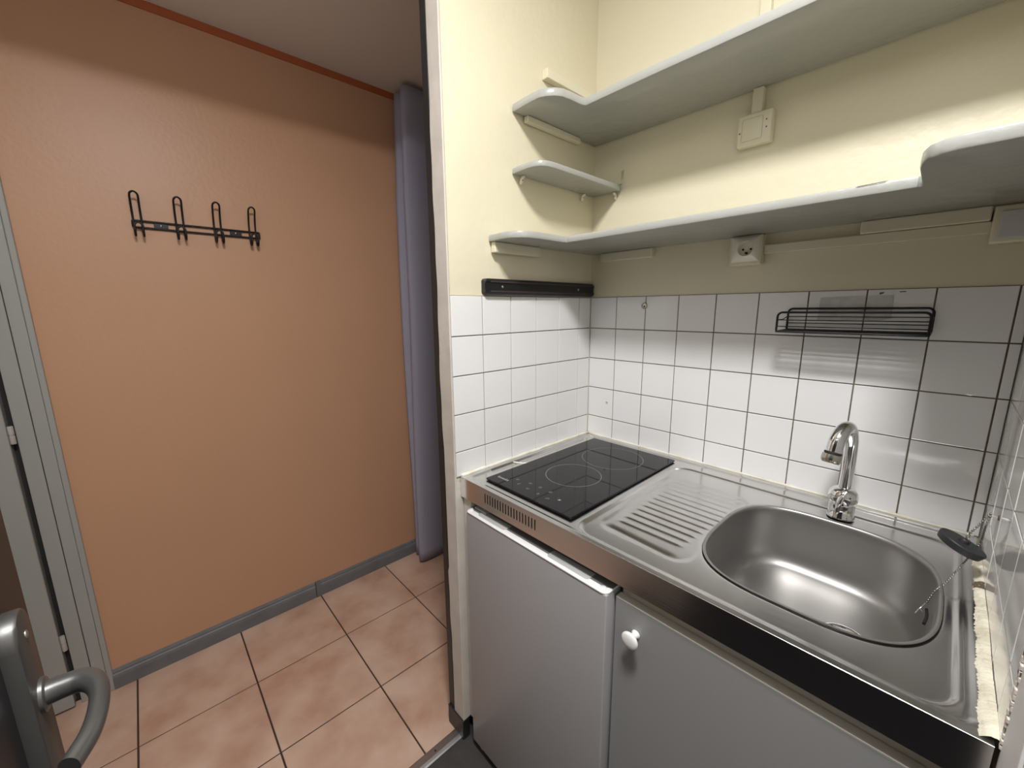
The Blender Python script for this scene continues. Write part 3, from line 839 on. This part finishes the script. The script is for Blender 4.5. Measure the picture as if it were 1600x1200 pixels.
for x0, x1 in ((.082, .192), (.336, .452)):
    bm = NB(); prism(bm, rr3(x0, x1, -.5972, -.5700, .008), .8118, .8131, .0003); obj('grip_recess', bm, 'fridgegrip', tc_, True, 40)
for x in (fx0+.009, fx1-.016):
    obj('screw_cap', lathe(NB(), [(.0070, .8118), (.0070, .8130), (.0055, .8138), (.0001, .8140)], (x, fy+.0085, 0), seg=20), 'fridgecap', tc_, True, 40)
bm = NB(); box(bm, fx0+.010, fx0+.060, -.582, -.553, .8129, .8180, .0015); obj('hinge_plate', bm, 'fridgegrip', fg)
for x in (.06, .47):
    obj('foot', lathe(NB(), [(.014, 0), (.014, .008), (.006, .010), (.006, .036)], (x, -.575, -.002), seg=16), 'fridgegrip', fg, True, 40)
bm = NB(); box(bm, .03, .50, -.5475, -.5450, .013, .034); obj('base_gap_shade', bm, 'hole', fg)  # black strip stands in for the dark gap below the door
bm = NB(); box(bm, .0015, .0345, -.5835, -.03, .072, .8355, .0015)
tag(obj('filler_panel', bm, 'beige'), 'narrow pale filler strip between the partition and the fridge', 'filler panel')

# ================================================================== SINK CABINET
cb = thing('sink_cabinet', 'grey white base cabinet under the sink', 'cabinet', (.75, -.28, 0))
bm = NB()
box(bm, .5125, .5285, -.560, -.02, .0, .8355, .001)
box(bm, .9665, .9835, -.560, -.02, .0, .8355, .001)
box(bm, .5285, .9665, -.560, -.03, .10, .116)
box(bm, .5285, .9665, -.03, -.02, .10, .735)
box(bm, .5285, .9665, -.50, -.485, 0, .10)
obj('carcass', bm, 'cabcream', cb)
bm = NB(); box(bm, .5287, .9663, -.5600, -.545, .760, .8355, .001); obj('front_rail', bm, 'cabcream', cb)
bm = NB(); box(bm, .5090, .9845, -.5800, -.5615, .105, .7985, .0012); cd = obj('door', bm, ['cab'], cb)
bm = NB(); box(bm, .5090, .9845, -.5797, -.5618, .79845, .7994, .0002); obj('edge_banding', bm, 'cabcream', cd)
kx, kz = .5560, .7425
bm = NB(); lathe(bm, [(.0085, 0), (.0085, .002), (.0065, .005), (.0062, .0125), (.0100, .0165), (.0150, .0185), (.0172, .0215), (.0168, .0245), (.0130, .0268), (.0060, .0278), (.0001, .0280)], (kx, -.580, kz), (0, -1, 0), 32)
obj('knob', bm, 'knob', cd, True, 60)

# ================================================================== ENTRANCE DOOR WITH HANDLE (left foreground)
d2 = bpy.data.objects.new('door_2', None); COL.objects.link(d2); d2.location = (.37, -1.337, 0)
struct(d2, 'black entrance door standing open at the left edge, with grey handle', 'door')
obj('door_leaf', box(NB(), .3720, 1.25, -1.358, -1.3160, .008, 2.04, .003), 'entry', d2)
px_, pw, py0, py1 = .4435, .0215, -1.3160, -1.3060
bm = NB(); o = []
for k in range(17): a = PI*k/16; o.append((px_+pw*math.cos(a), 1.1225+pw*math.sin(a)))
for k in range(17): a = PI+PI*k/16; o.append((px_+pw*math.cos(a), .905+pw*math.sin(a)))
lay = []
cxo, czo = px_, 1.01
for y, d in ((py0, 0), (py1-.0025, 0), (py1-.0008, .0008), (py1, .0026)):
    lay.append([bm.verts.new((x+(cxo-x)/pw*d if abs(x-cxo) > 1e-9 else x, y, z-math.copysign(d, z-czo)*(1 if (z > 1.1225 or z < .905) else 0))) for x, z in o])
n = len(o)
for a, b in zip(lay, lay[1:]):
    for k in range(n): bm.faces.new((a[k], a[(k+1) % n], b[(k+1) % n], b[k]))
bm.faces.new(lay[-1])
bmesh.ops.recalc_face_normals(bm, faces=bm.faces[:])
es = obj('escutcheon', bm, 'iron', d2, True, 40)
for z in (1.1235, .905):
    obj('screw', lathe(NB(), [(.0032, -.0005), (.0032, .0006), (.0022, .0011), (.0001, .0013)], (px_, py1, z), (0, 1, 0), 16), 'screw', es, True)
hz_ = 1.068
obj('rose', lathe(NB(), [(.0135, 0), (.0135, .0022), (.0122, .0032)], (px_, py1, hz_), (0, 1, 0), 28), 'satin', es, True, 40)
P = spline([(px_, py1+.001, hz_), (px_+.001, py1+.012, hz_+.0005), (px_+.004, py1+.0225, hz_+.001), (px_+.013, py1+.0295, hz_+.001), (px_+.028, py1+.0335, hz_+.001), (px_+.047, py1+.0335, hz_), (px_+.068, py1+.0300, hz_-.001), (px_+.088, py1+.0215, hz_-.002)], 7)
n = len(P)
obj('lever', tube(NB(), P, [.0094-.0016*min(1, i/(n*.6)) for i in range(n)], 22, flat=[(1-.22*min(1, max(0, i/n-.3)/.3), 1) for i in range(n)]), 'satin', d2, True, 50)

# ================================================================== LIGHT
LX, LY = .85, -1.12
lm = thing('ceiling_lamp', 'round ceiling lamp over the kitchen, above the view', 'lamp', (LX, LY, 2.47))
obj('housing', lathe(NB(), [(.0001, 2.4725), (.165, 2.4725), (.168, 2.477), (.165, 2.492), (.05, 2.512), (.012, 2.52), (.012, CK)], (LX, LY, 0), seg=40), 'lamp', lm, True, 40)
ld = bpy.data.lights.new('lamp_light', 'AREA'); ld.shape = 'DISK'; ld.size = .29
ld.energy = 38; ld.color = (1, 1, 1.02)
lo = bpy.data.objects.new('lamp_light', ld); COL.objects.link(lo); lo.location = (LX, LY, 2.47)

w = bpy.data.worlds.new('world'); scene.world = w; w.use_nodes = True
w.node_tree.nodes['Background'].inputs[0].default_value = (.5, .52, .6, 1)
w.node_tree.nodes['Background'].inputs[1].default_value = .0

# ================================================================== CAMERA
cd_ = bpy.data.cameras.new('camera'); cam = bpy.data.objects.new('camera', cd_); COL.objects.link(cam)
cd_.sensor_fit = 'HORIZONTAL'; cd_.sensor_width = 36; cd_.lens = 36*629.8277/1600
cam.location = (.894906, -1.212297, 1.366276)
cam.rotation_euler = (1.3840825, .0083976, .8252776)
cd_.clip_start = .01
scene.camera = cam
vs_ = scene.view_settings
vs_.view_transform = 'Standard'; vs_.look = 'None'; vs_.gamma = 1; vs_.use_curve_mapping = False
vs_.exposure = 0.0
